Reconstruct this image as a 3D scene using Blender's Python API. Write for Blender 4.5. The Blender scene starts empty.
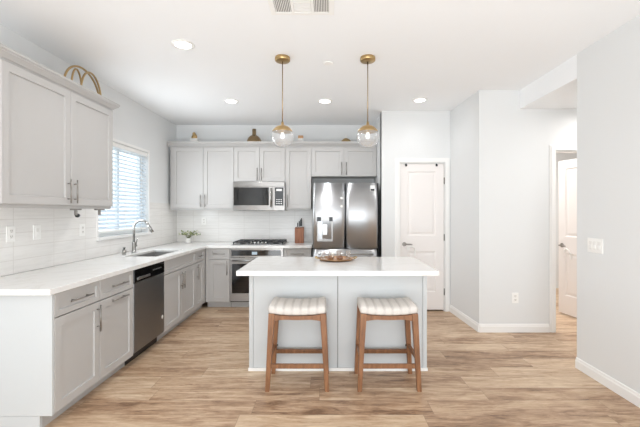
import bpy, bmesh, math, random
from mathutils import Vector, Matrix
random.seed(7)
S = bpy.context.scene
COL = S.collection
PI = math.pi
H = 2.76                      # ceiling height

# ------------------------------------------------------------------ camera
cd = bpy.data.cameras.new('camera'); cam = bpy.data.objects.new('camera', cd); COL.objects.link(cam)
cam.location = (0, 0, 1.37); cam.rotation_euler = (PI/2, 0, 0)
cd.sensor_width = 36; cd.lens = 356*36/640
cd.shift_x = -7/640; cd.shift_y = -1.5/640
cd.clip_start = 0.05
S.camera = cam

# ------------------------------------------------------------------ world, daylight, added fill lamps, exposure
w = bpy.data.worlds.new('world'); S.world = w; w.use_nodes = True
bg = w.node_tree.nodes['Background']
bg.inputs['Color'].default_value = (0.86, 0.95, 1.0, 1); bg.inputs['Strength'].default_value = 1.7
XL_ = -2.41
def area(name, loc, rot, sx, sy, energy, color=(1, 1, 1), spread=PI):
    d = bpy.data.lights.new(name, 'AREA'); d.shape = 'RECTANGLE'; d.size = sx; d.size_y = sy
    d.energy = energy; d.color = color; d.spread = spread
    o = bpy.data.objects.new(name, d); COL.objects.link(o); o.location = loc; o.rotation_euler = rot
    return o
area('daylight_rear_glazing', (-0.1, -3.25, 1.30), (PI/2, 0, 0), 4.0, 2.3, 30, (0.97, 0.985, 1.0))
area('added_ceiling_uplight', (0.0, -1.3, 0.35), (PI-.45, 0, 0), 3.6, 2.4, 140, (0.90, 0.955, 1.0))  # added area lamp behind the camera, aimed up to brighten the ceiling
area('daylight_kitchen_window', (XL_+.06, 4.265, 1.66), (0, -PI/2, 0), .95, .9, 12, (0.90, 0.96, 1.0))
area('added_hall_fill', (3.2, 3.6, 2.50), (0, 0, 0), 0.5, 0.4, 10, (1.0, 0.98, 0.96))  # unseen lamp added to light the hall
area('added_bedroom_fill', (3.0, 5.2, 2.5), (0, 0, 0), 0.8, 0.8, 34, (1.0, 0.97, 0.95))  # unseen lamp added to brighten the room past the doorway
S.view_settings.view_transform = 'Standard'
S.view_settings.look = 'None'
S.view_settings.gamma = 1
S.view_settings.use_curve_mapping = False
S.view_settings.exposure = 0.24
S.cycles.max_bounces = 10; S.cycles.diffuse_bounces = 6; S.cycles.glossy_bounces = 4
S.cycles.transparent_max_bounces = 12
S.cycles.use_denoising = True

# ------------------------------------------------------------------ materials
def srgb(r, g, b):
    f = lambda c: (c/255/12.92) if c/255 <= .04045 else ((c/255+.055)/1.055)**2.4
    return (f(r), f(g), f(b), 1)
def mat(name, col, rough=.5, metal=0, spec=None, coat=0):
    m = bpy.data.materials.new(name); m.use_nodes = True
    b = m.node_tree.nodes['Principled BSDF']
    b.inputs['Base Color'].default_value = col if len(col) == 4 else (*col, 1)
    b.inputs['Roughness'].default_value = rough; b.inputs['Metallic'].default_value = metal
    if spec is not None: b.inputs['Specular IOR Level'].default_value = spec
    if coat: b.inputs['Coat Weight'].default_value = coat
    return m
class NT:
    def __init__(s, m): s.t = m.node_tree; s.b = s.t.nodes['Principled BSDF']
    def n(s, kind, **kw):
        nd = s.t.nodes.new(kind)
        for k, v in kw.items(): setattr(nd, k, v)
        return nd
    def put(s, sock, v):
        if hasattr(v, 'links') or isinstance(v, bpy.types.NodeSocket): s.t.links.new(v, sock)
        else: sock.default_value = v
    def math(s, op, a, b=None, c=None):
        nd = s.n('ShaderNodeMath', operation=op)
        s.put(nd.inputs[0], a)
        if b is not None: s.put(nd.inputs[1], b)
        if c is not None: s.put(nd.inputs[2], c)
        return nd.outputs[0]
    def comb(s, x, y, z):
        nd = s.n('ShaderNodeCombineXYZ')
        for i, v in enumerate((x, y, z)): s.put(nd.inputs[i], v)
        return nd.outputs[0]
    def coords(s):
        sep = s.n('ShaderNodeSeparateXYZ'); s.t.links.new(s.n('ShaderNodeTexCoord').outputs['Object'], sep.inputs[0])
        return sep.outputs
    def ramp(s, f, stops):
        nd = s.n('ShaderNodeValToRGB'); s.put(nd.inputs[0], f)
        el = nd.color_ramp.elements
        while len(el) < len(stops): el.new(.5)
        for e, (p, c) in zip(el, stops): e.position = p; e.color = c if len(c) == 4 else (*c, 1)
        return nd.outputs[0]
    def noise(s, vec, scale, detail=4, rough=.5, dist=0):
        nd = s.n('ShaderNodeTexNoise'); s.put(nd.inputs['Vector'], vec)
        nd.inputs['Scale'].default_value = scale; nd.inputs['Detail'].default_value = detail
        nd.inputs['Roughness'].default_value = rough; nd.inputs['Distortion'].default_value = dist
        return nd.outputs['Fac']
    def mix(s, f, a, b, blend='MIX'):
        nd = s.n('ShaderNodeMix', data_type='RGBA', blend_type=blend)
        s.put(nd.inputs[0], f); s.put(nd.inputs[6], a); s.put(nd.inputs[7], b)
        return nd.outputs[2]
    def bump(s, h, strength=.2, dist=.002):
        nd = s.n('ShaderNodeBump'); nd.inputs['Strength'].default_value = strength; nd.inputs['Distance'].default_value = dist
        s.put(nd.inputs['Height'], h); s.t.links.new(nd.outputs[0], s.b.inputs['Normal'])

def paint(name, col, rough=.6, bump=.04, scale=220):
    m = mat(name, col, rough); t = NT(m); tc = t.n('ShaderNodeTexCoord')
    t.bump(t.noise(tc.outputs['Object'], scale, 2), bump, .001)
    return m
M = {}
M['wall'] = paint('wall_paint', srgb(226, 227, 227), .7)
M['ceil'] = paint('ceiling_paint', srgb(244, 245, 246), .8)
M['trim'] = paint('white_trim_paint', srgb(240, 239, 237), .4, .01)
M['door'] = paint('white_door_paint', srgb(240, 235, 232), .42, .01)
M['cab'] = paint('grey_cabinet_paint', srgb(186, 184, 182), .42, .012, 90)
M['cab_lit'] = paint('grey_cabinet_paint_lit', srgb(201, 204, 205), .45, .012, 90)  # same paint as the cabinets, with cooler, brighter light put into the colour
M['cabin'] = mat('cabinet_shadow_gap', srgb(120, 116, 112), .7)
M['nickel'] = mat('brushed_nickel', srgb(150, 146, 141), .34, 1)
M['chrome'] = mat('satin_chrome', srgb(164, 163, 160), .25, 1)
M['brass'] = mat('brushed_brass', srgb(190, 162, 116), .34, 1)
M['bronze'] = mat('aged_brass', srgb(160, 136, 104), .22, 1)
M['copper'] = mat('copper', srgb(184, 146, 112), .35, 1)
M['black'] = mat('black_plastic', srgb(24, 24, 26), .35)
M['iron'] = mat('cast_iron', srgb(52, 52, 54), .5)
M['glassblk'] = mat('black_glass', srgb(18, 17, 17), .06, 0, .6)
M['plate'] = mat('white_plate_plastic', srgb(244, 243, 240), .35)
M['slot'] = mat('slot_grey', srgb(120, 118, 114), .5)
M['ceramic'] = mat('white_ceramic', srgb(240, 238, 234), .2)
M['gap'] = mat('dark_gap', srgb(40, 38, 37), .8)

def steel(name, col, rough=.28, axis='z'):
    m = mat(name, col, rough, 1); t = NT(m); x, y, z = t.coords()
    sc = {'z': t.comb(t.math('MULTIPLY', x, 300), t.math('MULTIPLY', y, 300), t.math('MULTIPLY', z, 3)),
          'x': t.comb(t.math('MULTIPLY', x, 3), t.math('MULTIPLY', y, 3), t.math('MULTIPLY', z, 300))}[axis]
    f = t.noise(sc, 1, 2)
    t.put(t.b.inputs['Roughness'], t.math('MULTIPLY_ADD', f, .14, rough-.07))
    t.b.inputs['Anisotropic'].default_value = .88; t.b.inputs['Anisotropic Rotation'].default_value = .25
    tg = t.n('ShaderNodeTangent', direction_type='RADIAL', axis='Z'); t.put(t.b.inputs['Tangent'], tg.outputs[0])
    return m
M['steel'] = steel('stainless_steel', srgb(196, 197, 199), .32)
M['steelh'] = steel('stainless_steel_horizontal', srgb(170, 168, 166), .30, 'x')
M['steeld'] = steel('dark_stainless_steel', srgb(146, 146, 147), .36)

def wood_stool():
    m = mat('stool_wood', srgb(140, 92, 58), .45); t = NT(m); x, y, z = t.coords()
    f = t.noise(t.comb(t.math('MULTIPLY', x, 40), t.math('MULTIPLY', y, 40), t.math('MULTIPLY', z, 5)), 1, 5, .6, .4)
    t.put(t.b.inputs['Base Color'], t.ramp(f, [(.25, srgb(104, 68, 42)), (.55, srgb(138, 94, 61)), (.8, srgb(160, 115, 79))]))
    return m
M['wood'] = wood_stool()
def wood_block():
    m = mat('knife_block_wood', srgb(150, 82, 46), .4); t = NT(m); x, y, z = t.coords()
    f = t.noise(t.comb(t.math('MULTIPLY', x, 60), t.math('MULTIPLY', y, 60), t.math('MULTIPLY', z, 6)), 1, 4)
    t.put(t.b.inputs['Base Color'], t.ramp(f, [(.3, srgb(122, 72, 46)), (.7, srgb(158, 102, 70))]))
    return m
M['block'] = wood_block()

def floor_mat():
    m = mat('oak_plank_floor', srgb(190, 160, 132), .38); t = NT(m); x, y, z = t.coords()
    PW, PL = .185, 1.24
    yr = t.math('DIVIDE', y, PW); row = t.math('FLOOR', yr); fy = t.math('FRACT', yr)
    wn = t.n('ShaderNodeTexWhiteNoise', noise_dimensions='1D'); t.put(wn.inputs['W'], row)
    xr = t.math('DIVIDE', t.math('MULTIPLY_ADD', wn.outputs['Value'], 5.3, x), PL)
    colm = t.math('FLOOR', xr); fx = t.math('FRACT', xr)
    wn2 = t.n('ShaderNodeTexWhiteNoise', noise_dimensions='2D'); t.put(wn2.inputs['Vector'], t.comb(row, colm, 0))
    rnd = wn2.outputs['Value']
    off = t.math('MULTIPLY', rnd, 37)
    big = t.noise(t.comb(t.math('MULTIPLY_ADD', x, 1.9, off), t.math('MULTIPLY_ADD', y, 10, off), off), 1, 4, .6, .8)
    grain = t.noise(t.comb(t.math('MULTIPLY_ADD', x, 3.5, off), t.math('MULTIPLY_ADD', y, 46, off), off), 1, 6, .65, .6)
    fine = t.noise(t.comb(t.math('MULTIPLY_ADD', x, 7, off), t.math('MULTIPLY_ADD', y, 26, off), off), 1, 6, .7, 1.2)
    f = t.math('ADD', t.math('MULTIPLY', big, .50), t.math('ADD', t.math('MULTIPLY', grain, .32), t.math('MULTIPLY', fine, .34)))
    f = t.math('ADD', f, t.math('MULTIPLY_ADD', rnd, .13, -.145))
    c = t.ramp(f, [(.34, srgb(122, 93, 70)), (.43, srgb(167, 135, 107)), (.52, srgb(194, 165, 136)), (.66, srgb(219, 197, 169))])
    ey = t.math('MINIMUM', fy, t.math('SUBTRACT', 1, fy)); ex = t.math('MINIMUM', fx, t.math('SUBTRACT', 1, fx))
    sy = t.math('LESS_THAN', ey, .010); sx = t.math('LESS_THAN', ex, .0016)
    seam = t.math('MAXIMUM', sy, sx)
    c = t.mix(t.math('MULTIPLY', seam, .35), c, srgb(96, 72, 54))
    t.put(t.b.inputs['Base Color'], c)
    t.put(t.b.inputs['Roughness'], t.math('MULTIPLY_ADD', grain, .16, .30))
    t.bump(t.math('SUBTRACT', t.math('MULTIPLY', grain, .3), seam), .25, .0012)
    return m
M['floor'] = floor_mat()

def tile_mat(name, axis):
    m = mat(name, srgb(236, 233, 229), .16); t = NT(m); x, y, z = t.coords()
    u = x if axis == 'x' else y
    TW, TH = .405, .105
    ur = t.math('DIVIDE', t.math('ADD', u, 9.02), TW); vr = t.math('DIVIDE', t.math('ADD', z, -.895), TH)
    fu = t.math('FRACT', ur); fv = t.math('FRACT', vr)
    eu = t.math('MINIMUM', fu, t.math('SUBTRACT', 1, fu)); ev = t.math('MINIMUM', fv, t.math('SUBTRACT', 1, fv))
    j = t.math('MAXIMUM', t.math('LESS_THAN', eu, .006), t.math('LESS_THAN', ev, .022))
    wn = t.n('ShaderNodeTexWhiteNoise', noise_dimensions='2D'); t.put(wn.inputs['Vector'], t.comb(t.math('FLOOR', ur), t.math('FLOOR', vr), 0))
    wav = t.noise(t.comb(t.math('MULTIPLY', u, 5), t.math('MULTIPLY', z, 60), wn.outputs['Value']), 1, 3)
    c = t.ramp(wav, [(.25, srgb(230, 228, 225)), (.6, srgb(238, 236, 233))])
    c = t.mix(t.math('MULTIPLY', j, .7), c, srgb(214, 210, 205))
    t.put(t.b.inputs['Base Color'], c)
    t.bump(t.math('SUBTRACT', t.math('MULTIPLY', wav, .5), j), .15, .0015)
    return m
M['tileB'] = tile_mat('white_tile_back', 'x'); M['tileL'] = tile_mat('white_tile_left', 'y')

def quartz():
    m = mat('white_quartz', srgb(240, 238, 235), .14); t = NT(m); tc = t.n('ShaderNodeTexCoord')
    v = t.noise(tc.outputs['Object'], 1.6, 6, .6, 1.6)
    f = t.math('ABSOLUTE', t.math('SUBTRACT', v, .5))
    t.put(t.b.inputs['Base Color'], t.ramp(f, [(.0, srgb(222, 220, 217)), (.03, srgb(229, 228, 226)), (1, srgb(230, 229, 228))]))
    return m
M['quartz'] = quartz()

def fabric():
    m = mat('striped_seat_fabric', srgb(226, 220, 213), .9); t = NT(m); x, y, z = t.coords()
    fx = t.math('FRACT', t.math('DIVIDE', t.math('ADD', x, 1.032), .064))
    d = t.math('ABSOLUTE', t.math('SUBTRACT', fx, .5))
    line = t.math('MAXIMUM', t.math('LESS_THAN', d, .035), t.math('LESS_THAN', t.math('ABSOLUTE', t.math('SUBTRACT', d, .13)), .02))
    dash = t.math('GREATER_THAN', t.math('FRACT', t.math('MULTIPLY', y, 55)), .3)
    line = t.math('MULTIPLY', line, t.math('MULTIPLY_ADD', dash, .4, .35))
    tc = t.n('ShaderNodeTexCoord'); w_ = t.noise(tc.outputs['Object'], 260, 3)
    c = t.mix(t.math('MULTIPLY', line, .8), t.ramp(w_, [(.3, srgb(204, 198, 192)), (.7, srgb(224, 219, 213))]), srgb(140, 132, 126))
    t.put(t.b.inputs['Base Color'], c); t.bump(w_, .3, .001)
    return m
M['fabric'] = fabric()

def glass(name, tint, edge=.55, base=.05, rough=.02, haze=0):
    m = bpy.data.materials.new(name); m.use_nodes = True; t = m.node_tree
    t.nodes.remove(t.nodes['Principled BSDF']); out = t.nodes['Material Output']
    tr = t.nodes.new('ShaderNodeBsdfTransparent'); tr.inputs[0].default_value = tint
    gl = t.nodes.new('ShaderNodeBsdfGlossy'); gl.inputs['Roughness'].default_value = rough
    lw = t.nodes.new('ShaderNodeLayerWeight'); lw.inputs['Blend'].default_value = .25
    mr = t.nodes.new('ShaderNodeMapRange'); mr.inputs['To Min'].default_value = base; mr.inputs['To Max'].default_value = edge
    mx = t.nodes.new('ShaderNodeMixShader')
    t.links.new(lw.outputs['Facing'], mr.inputs['Value']); t.links.new(mr.outputs[0], mx.inputs[0])
    t.links.new(tr.outputs[0], mx.inputs[1]); t.links.new(gl.outputs[0], mx.inputs[2]); last = mx.outputs[0]
    if haze:
        df = t.nodes.new('ShaderNodeBsdfDiffuse'); df.inputs[0].default_value = (.95, .95, .95, 1)
        tl = t.nodes.new('ShaderNodeBsdfTranslucent'); tl.inputs[0].default_value = (.95, .95, .95, 1)
        ad = t.nodes.new('ShaderNodeMixShader'); ad.inputs[0].default_value = .5
        t.links.new(df.outputs[0], ad.inputs[1]); t.links.new(tl.outputs[0], ad.inputs[2])
        m2 = t.nodes.new('ShaderNodeMixShader'); m2.inputs[0].default_value = haze
        t.links.new(last, m2.inputs[1]); t.links.new(ad.outputs[0], m2.inputs[2]); last = m2.outputs[0]
    t.links.new(last, out.inputs[0])
    return m
M['globe'] = glass('clear_globe_glass', (.98, .985, .99, 1), .85, .10, haze=.24)
M['tumbler'] = glass('clear_tumbler_glass', (.96, .965, .97, 1), .7, .12)
M['amber'] = glass('amber_glass', (.82, .66, .50, 1), .5, .10)
M['pane'] = glass('window_pane_glass', (.97, .99, 1, 1), .35, .04)

def emit(name, col, strength):
    m = mat(name, col, .4); b = m.node_tree.nodes['Principled BSDF']
    b.inputs['Emission Color'].default_value = col; b.inputs['Emission Strength'].default_value = strength
    return m
M['lens'] = emit('downlight_lens', (1, .98, .95, 1), 9)
M['bulb'] = emit('bulb_frosted', (1, .98, .96, 1), .5)
M['display'] = emit('oven_display', srgb(150, 165, 175), .5)
def slat_mat():
    m = mat('blind_slat', srgb(236, 240, 243), .45); b = m.node_tree.nodes['Principled BSDF']
    t = m.node_tree; tl = t.nodes.new('ShaderNodeBsdfTranslucent'); tl.inputs[0].default_value = (.85, .93, 1, 1)
    mx = t.nodes.new('ShaderNodeMixShader'); mx.inputs[0].default_value = .35
    t.links.new(b.outputs[0], mx.inputs[1]); t.links.new(tl.outputs[0], mx.inputs[2])
    t.links.new(mx.outputs[0], t.nodes['Material Output'].inputs[0]); return m
M['slat'] = slat_mat()
def leaf_mat():
    m = mat('sage_leaf', srgb(120, 138, 88), .6); t = NT(m); tc = t.n('ShaderNodeTexCoord')
    t.put(t.b.inputs['Base Color'], t.ramp(t.noise(tc.outputs['Object'], 30, 2), [(.3, srgb(104, 122, 70)), (.7, srgb(172, 180, 130))])); return m
M['leaf'] = leaf_mat(); M['petal'] = mat('cream_petal', srgb(238, 232, 214), .7); M['stem'] = mat('plant_stem', srgb(112, 116, 78), .7)

# ------------------------------------------------------------------ mesh builder
AX = {'W': lambda u, v, n: Vector((u, v, n)),          # plain x, y, z
      'L': lambda u, v, n: Vector((n, u, v)),          # faces +X : u = y, v = z, n = x
      'B': lambda u, v, n: Vector((u, -n, v)),         # faces -Y : u = x, v = z, n = -y
      'R': lambda u, v, n: Vector((-n, -u, v))}        # faces -X : u = -y, v = z, n = -x
class MB:
    def __init__(s, ax='W'): s.bm = bmesh.new(); s.f = AX[ax]
    def v(s, u, v, n): return s.bm.verts.new(s.f(u, v, n))
    def face(s, vs, smooth=False):
        try:
            f = s.bm.faces.new(vs); f.smooth = smooth; return f
        except ValueError: return None
    def box(s, u0, u1, v0, v1, n0, n1):
        p = [s.v(u, v, n) for n in (n0, n1) for v in (v0, v1) for u in (u0, u1)]
        for q in ((0, 2, 3, 1), (4, 5, 7, 6), (0, 1, 5, 4), (2, 6, 7, 3), (0, 4, 6, 2), (1, 3, 7, 5)): s.face([p[i] for i in q])
        return s
    def rings(s, rs, cap0=True, cap1=True, smooth=True, closed=False):
        R = [[s.bm.verts.new(p) for p in r] for r in rs]; n = len(R[0])
        pairs = list(zip(R, R[1:])) + ([(R[-1], R[0])] if closed else [])
        for a, b in pairs:
            for i in range(n): s.face([a[i], a[(i+1) % n], b[(i+1) % n], b[i]], smooth)
        if not closed:
            if cap0: s.face(R[0][::-1])
            if cap1: s.face(R[-1])
        return s
    def shaker(s, u0, u1, v0, v1, n0, n1, fr=.058, rec=.012, sl=.003):
        def rect(i, n): return [s.v(u0+i, v0+i, n), s.v(u1-i, v0+i, n), s.v(u1-i, v1-i, n), s.v(u0+i, v1-i, n)]
        e = .0018
        a, a2, b, c, d = rect(0, n0), rect(0, n1-e), rect(e, n1), rect(fr, n1), rect(fr+sl, n1-rec)
        s.face(a[::-1])
        for p, q in ((a, a2), (a2, b), (b, c), (c, d)):
            for i in range(4): s.face([p[i], p[(i+1) % 4], q[(i+1) % 4], q[i]])
        s.face(d); return s
    def panel_door(s, u0, u1, v0, v1, n0, n1, panels):
        # slab with raised moulded panels on its front face (grid so the face has real recesses)
        us = sorted({u0, u1, *[p[0] for p in panels], *[p[1] for p in panels]}); vs = sorted({v0, v1, *[p[2] for p in panels], *[p[3] for p in panels]})
        V = {}
        def g(u, v):
            if (u, v) not in V: V[(u, v)] = s.v(u, v, n1)
            return V[(u, v)]
        for i in range(len(us)-1):
            for j in range(len(vs)-1):
                q = [g(us[i], vs[j]), g(us[i+1], vs[j]), g(us[i+1], vs[j+1]), g(us[i], vs[j+1])]
                if any(p[0] <= us[i]+1e-6 and p[1] >= us[i+1]-1e-6 and p[2] <= vs[j]+1e-6 and p[3] >= vs[j+1]-1e-6 for p in panels):
                    pr = q
                    for ins, dep in ((.012, -.009), (.024, -.009), (.05, -.003)):
                        r = [s.v(us[i]+ins, vs[j]+ins, n1+dep), s.v(us[i+1]-ins, vs[j]+ins, n1+dep), s.v(us[i+1]-ins, vs[j+1]-ins, n1+dep), s.v(us[i]+ins, vs[j+1]-ins, n1+dep)]
                        for k in range(4): s.face([pr[k], pr[(k+1) % 4], r[(k+1) % 4], r[k]])
                        pr = r
                    s.face(pr)
                else: s.face(q)
        a = [s.v(u0, v0, n0), s.v(u1, v0, n0), s.v(u1, v1, n0), s.v(u0, v1, n0)]
        s.face(a[::-1])
        cu = [(u, v0) for u in us] + [(u1, v) for v in vs[1:]] + [(u, v1) for u in us[::-1][1:]] + [(u0, v) for v in vs[::-1][1:-1]]
        f = [g(*c) for c in cu]
        corner = {(u0, v0): 0, (u1, v0): 1, (u1, v1): 2, (u0, v1): 3}
        ks = [k for k, c in enumerate(cu) if c in corner]
        for i, k in enumerate(ks):
            k2 = ks[(i+1) % 4]; seg = f[k:k2+1] if k2 > k else f[k:]+f[:1]
            s.face([a[corner[cu[k]]], a[corner[cu[k2]]]] + seg[::-1])
        return s
    def cyl(s, p0, p1, r0, r1=None, seg=20):
        r1 = r0 if r1 is None else r1
        return s.tube([s.f(*p0), s.f(*p1)], [r0, r1], seg)
    def tube(s, pts, r, seg=12, closed=False):
        pts = [Vector(p) for p in pts]; n = len(pts)
        rad = r if isinstance(r, (list, tuple)) else [r]*n
        tan = []
        for i in range(n):
            a = pts[(i-1) % n] if (closed or i > 0) else pts[i]; b = pts[(i+1) % n] if (closed or i < n-1) else pts[i]
            tan.append((b-a).normalized())
        t0 = tan[0]; ref = Vector((0, 0, 1)) if abs(t0.z) < .9 else Vector((1, 0, 0))
        nrm = (ref - t0*ref.dot(t0)).normalized(); out = []
        for i in range(n):
            t = tan[i]; nrm = (nrm - t*nrm.dot(t)).normalized(); bi = t.cross(nrm)
            out.append([pts[i] + (nrm*math.cos(a)+bi*math.sin(a))*rad[i] for a in [2*PI*k/seg for k in range(seg)]])
        return s.rings(out, closed=closed)
    def lathe(s, c, prof, seg=32, cap0=True, cap1=True):
        # prof: (radius, z) pairs about the vertical through c
        out = [[Vector((c[0]+r*math.cos(2*PI*k/seg), c[1]+r*math.sin(2*PI*k/seg), c[2]+z)) for k in range(seg)] for r, z in prof]
        return s.rings(out, cap0, cap1)
    def slab(s, us, vs, inside, n0, n1):
        # grid slab with holes, one closed surface
        V = {}
        def g(i, j, n):
            if (i, j, n) not in V: V[(i, j, n)] = s.v(us[i], vs[j], n)
            return V[(i, j, n)]
        I = lambda i, j: 0 <= i < len(us)-1 and 0 <= j < len(vs)-1 and inside((us[i]+us[i+1])/2, (vs[j]+vs[j+1])/2)
        for i in range(len(us)-1):
            for j in range(len(vs)-1):
                if not I(i, j): continue
                s.face([g(i, j, n1), g(i+1, j, n1), g(i+1, j+1, n1), g(i, j+1, n1)])
                s.face([g(i, j, n0), g(i, j+1, n0), g(i+1, j+1, n0), g(i+1, j, n0)])
                for di, dj, a, b in ((0, -1, (i, j), (i+1, j)), (1, 0, (i+1, j), (i+1, j+1)), (0, 1, (i+1, j+1), (i, j+1)), (-1, 0, (i, j+1), (i, j))):
                    if not I(i+di, j+dj): s.face([g(*a, n0), g(*b, n0), g(*b, n1), g(*a, n1)])
        return s
    def obj(s, name, m, parent=None, bevel=0, recalc=True):
        if recalc: bmesh.ops.recalc_face_normals(s.bm, faces=s.bm.faces)
        me = bpy.data.meshes.new(name)
        if parent is not None:
            o_ = parent
            off = Vector((0, 0, 0))
            while o_ is not None: off += o_.location; o_ = o_.parent
            bmesh.ops.translate(s.bm, verts=s.bm.verts, vec=-off)
        s.bm.to_mesh(me); s.bm.free()
        o = bpy.data.objects.new(name, me); COL.objects.link(o)
        me.materials.append(M[m])
        if parent is not None: o.parent = parent
        if bevel:
            b = o.modifiers.new('bevel', 'BEVEL'); b.width = bevel; b.segments = 2; b.limit_method = 'ANGLE'; b.angle_limit = math.radians(50)
        return o
def thing(name, label, cat, loc, group=None):
    o = bpy.data.objects.new(name, None); COL.objects.link(o); o.location = loc; o.empty_display_size = .1
    return tag(o, label, cat, group)
def tag(o, label, cat, group=None):
    o['label'] = label; o['category'] = cat
    if group: o['group'] = group
    return o
def struct(o): o['kind'] = 'structure'; return o
def part_label(o, l): o['label'] = l; return o
def dup(root, loc, label):
    r = root.copy(); COL.objects.link(r); r.location = loc; r['label'] = label
    for ch in root.children:
        c = ch.copy(); COL.objects.link(c); c.parent = r
        for g in ch.children:
            d = g.copy(); COL.objects.link(d); d.parent = c
    return r

# ================================================================== SETTING
XL, YB, XR = -2.41, 5.70, 2.20
PY, PX0, PX1 = 4.91, 0.752, 1.70     # pantry wall
HY = 4.06                            # hall wall face
# floor & ceiling
struct(MB().box(-2.7, 5.0, -3.6, 6.6, -.1, 0).obj('floor', 'floor'))
struct(MB().box(-2.7, 5.0, -3.6, 6.6, H, H+.1).obj('ceiling', 'ceil'))
# left wall with window opening
WY0, WY1, WZ0, WZ1 = 3.74, 4.79, 1.10, 2.165
struct(MB('L').slab([-3.6, WY0, WY1, 6.0], [0, WZ0, WZ1, H], lambda u, v: not (WY0 < u < WY1 and WZ0 < v < WZ1), XL-.14, XL).obj('wall_left', 'wall'))
struct(MB().box(XL, PX0+.1, YB, YB+.12, 0, H).obj('wall_back', 'wall'))
struct(MB().box(PX0, PX0+.1, PY+.001, YB, 0, H).obj('wall_alcove', 'wall'))
# pantry wall with door opening
DX0, DX1, DZ1 = 1.0, 1.624, 2.05
struct(MB('B').slab([PX0, DX0, DX1, PX1+.02], [0, DZ1, H], lambda u, v: not (DX0 < u < DX1 and v < DZ1), -(PY+.11), -PY).obj('wall_pantry', 'wall'))
struct(MB().box(PX0+.1, PX1+.1, 5.35, 5.45, 0, H).obj('wall_pantry_back', 'wall'))
# side wall running forward from the pantry to the hall wall (very slightly out of square)
b = MB(); q = [(1.735, HY), (1.90, HY), (1.90, 5.45), (1.70, PY)]
b.rings([[Vector((x, y, 0)) for x, y in q], [Vector((x, y, H)) for x, y in q]], smooth=False).obj('wall_side', 'wall')['kind'] = 'structure'
# hall wall with doorway
GX0, GX1, GZ1 = 2.60, 3.29, 2.072
struct(MB('B').slab([1.9, GX0, GX1, 4.8], [0, GZ1, H], lambda u, v: not (GX0 < u < GX1 and v < GZ1), -(HY+.12), -HY).obj('wall_hall', 'wall'))
# right wall, hall back wall, header (lower hall ceiling)
RY = 3.135
struct(MB().box(XR, XR+.12, -3.6, RY, 0, H).obj('wall_right', 'wall'))
struct(MB().box(XR+.12, 4.8, RY-.12, RY, 0, H).obj('wall_hall_near', 'wall'))
struct(MB().box(XR, 4.8, RY, HY, 2.547, H).obj('ceiling_hall', 'ceil'))
struct(MB().box(4.8, 4.9, RY-.12, 6.6, 0, H).obj('wall_hall_end', 'wall'))
struct(MB().box(1.9, 4.8, 6.4, 6.5, 0, H).obj('wall_bedroom_back', 'wall'))
struct(MB().box(1.9, 2.0, HY+.12, 6.4, 0, H).obj('wall_bedroom_left', 'wall'))
# rear wall of the living space with its wide glazed opening
struct(MB('B').slab([-2.7, -2.1, 1.9, 2.4], [0, .12, 2.46, H], lambda u, v: not (-2.1 < u < 1.9 and .12 < v < 2.46), 3.4, 3.5).obj('wall_rear', 'wall'))

# baseboards
def board(name, pts, h=.092, t=.014):
    (x0, y0), (x1, y1) = pts; d = Vector((x1-x0, y1-y0, 0)).normalized(); n = Vector((-d.y, d.x, 0))*t
    b = MB(); a, c = Vector((x0, y0, 0)), Vector((x1, y1, 0))
    prof = [(0, 0), (1, 0), (1, .72), (.72, .80), (.62, .93), (.35, 1), (0, 1)]
    b.rings([[p + n*k + Vector((0, 0, h*z)) for k, z in prof] for p in (a, c)], smooth=False)
    return struct(b.obj(name, 'trim'))
board('baseboard_right', ((XR, -3.4), (XR, RY)))
board('baseboard_right_end', ((XR, RY), (XR+.12, RY)))
board('baseboard_side', ((1.735, HY), (1.70, PY)), .095)
board('baseboard_hall', ((2.53, HY), (1.735, HY)), .095)
board('baseboard_hall_far', ((4.8, HY), (3.36, HY)), .095)
board('baseboard_pantry', ((.93, PY), (PX0, PY)), .095)
board('baseboard_left', ((XL, 2.2), (XL, -3.4)))

# casings
def casing(name, u0, u1, v1, y, wd=.064):
    b = MB('B'); n = -y
    for a, t in ((0, .010), (.016, .016)):
        k = wd-a
        b.box(u0-k, u0, 0, v1+k, n, n+t); b.box(u1, u1+k, 0, v1+k, n, n+t); b.box(u0, u1, v1, v1+k, n, n+t)
    # jamb lining
    b.box(u0, u0+.012, 0, v1, n-.11, n); b.box(u1-.012, u1, 0, v1, n-.11, n); b.box(u0+.012, u1-.012, v1-.012, v1, n-.11, n)
    return struct(b.obj(name, 'trim', bevel=.002))
casing('trim_1', DX0, DX1, DZ1+.0, PY)
casing('trim_2', GX0, GX1, GZ1, HY)

def lever(ax, u, v, n, sgn, parent, mt='nickel'):
    b = MB(ax); b.cyl((u, v, n), (u, v, n+.008), .030, .028, 24); b.cyl((u, v, n+.008), (u, v, n+.045), .010)
    b.tube([b.f(u-.004*sgn, v, n+.045), b.f(u+.03*sgn, v+.003, n+.05), b.f(u+.07*sgn, v+.002, n+.05), b.f(u+.10*sgn, v-.004, n+.047)], [.010, .009, .008, .006], 12)
    return part_label(b.obj('door_handle', mt, parent), 'satin nickel lever handle')
def child_lock(ax, u, v, n, parent):
    b = MB(ax); b.box(u-.012, u+.028, v-.018, v+.022, n, n+.012)
    b.tube([b.f(u+.008, v+.012, n+.014), b.f(u+.05, v+.03, n+.022), b.f(u+.085, v+.015, n+.02), b.f(u+.10, v-.03, n+.014)], .008, 8)
    b.box(u+.088, u+.112, v-.10, v-.02, n, n+.014)
    return part_label(b.obj('child_lock', 'plate', parent, .003), 'white stick-on safety latch with strap')
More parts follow.
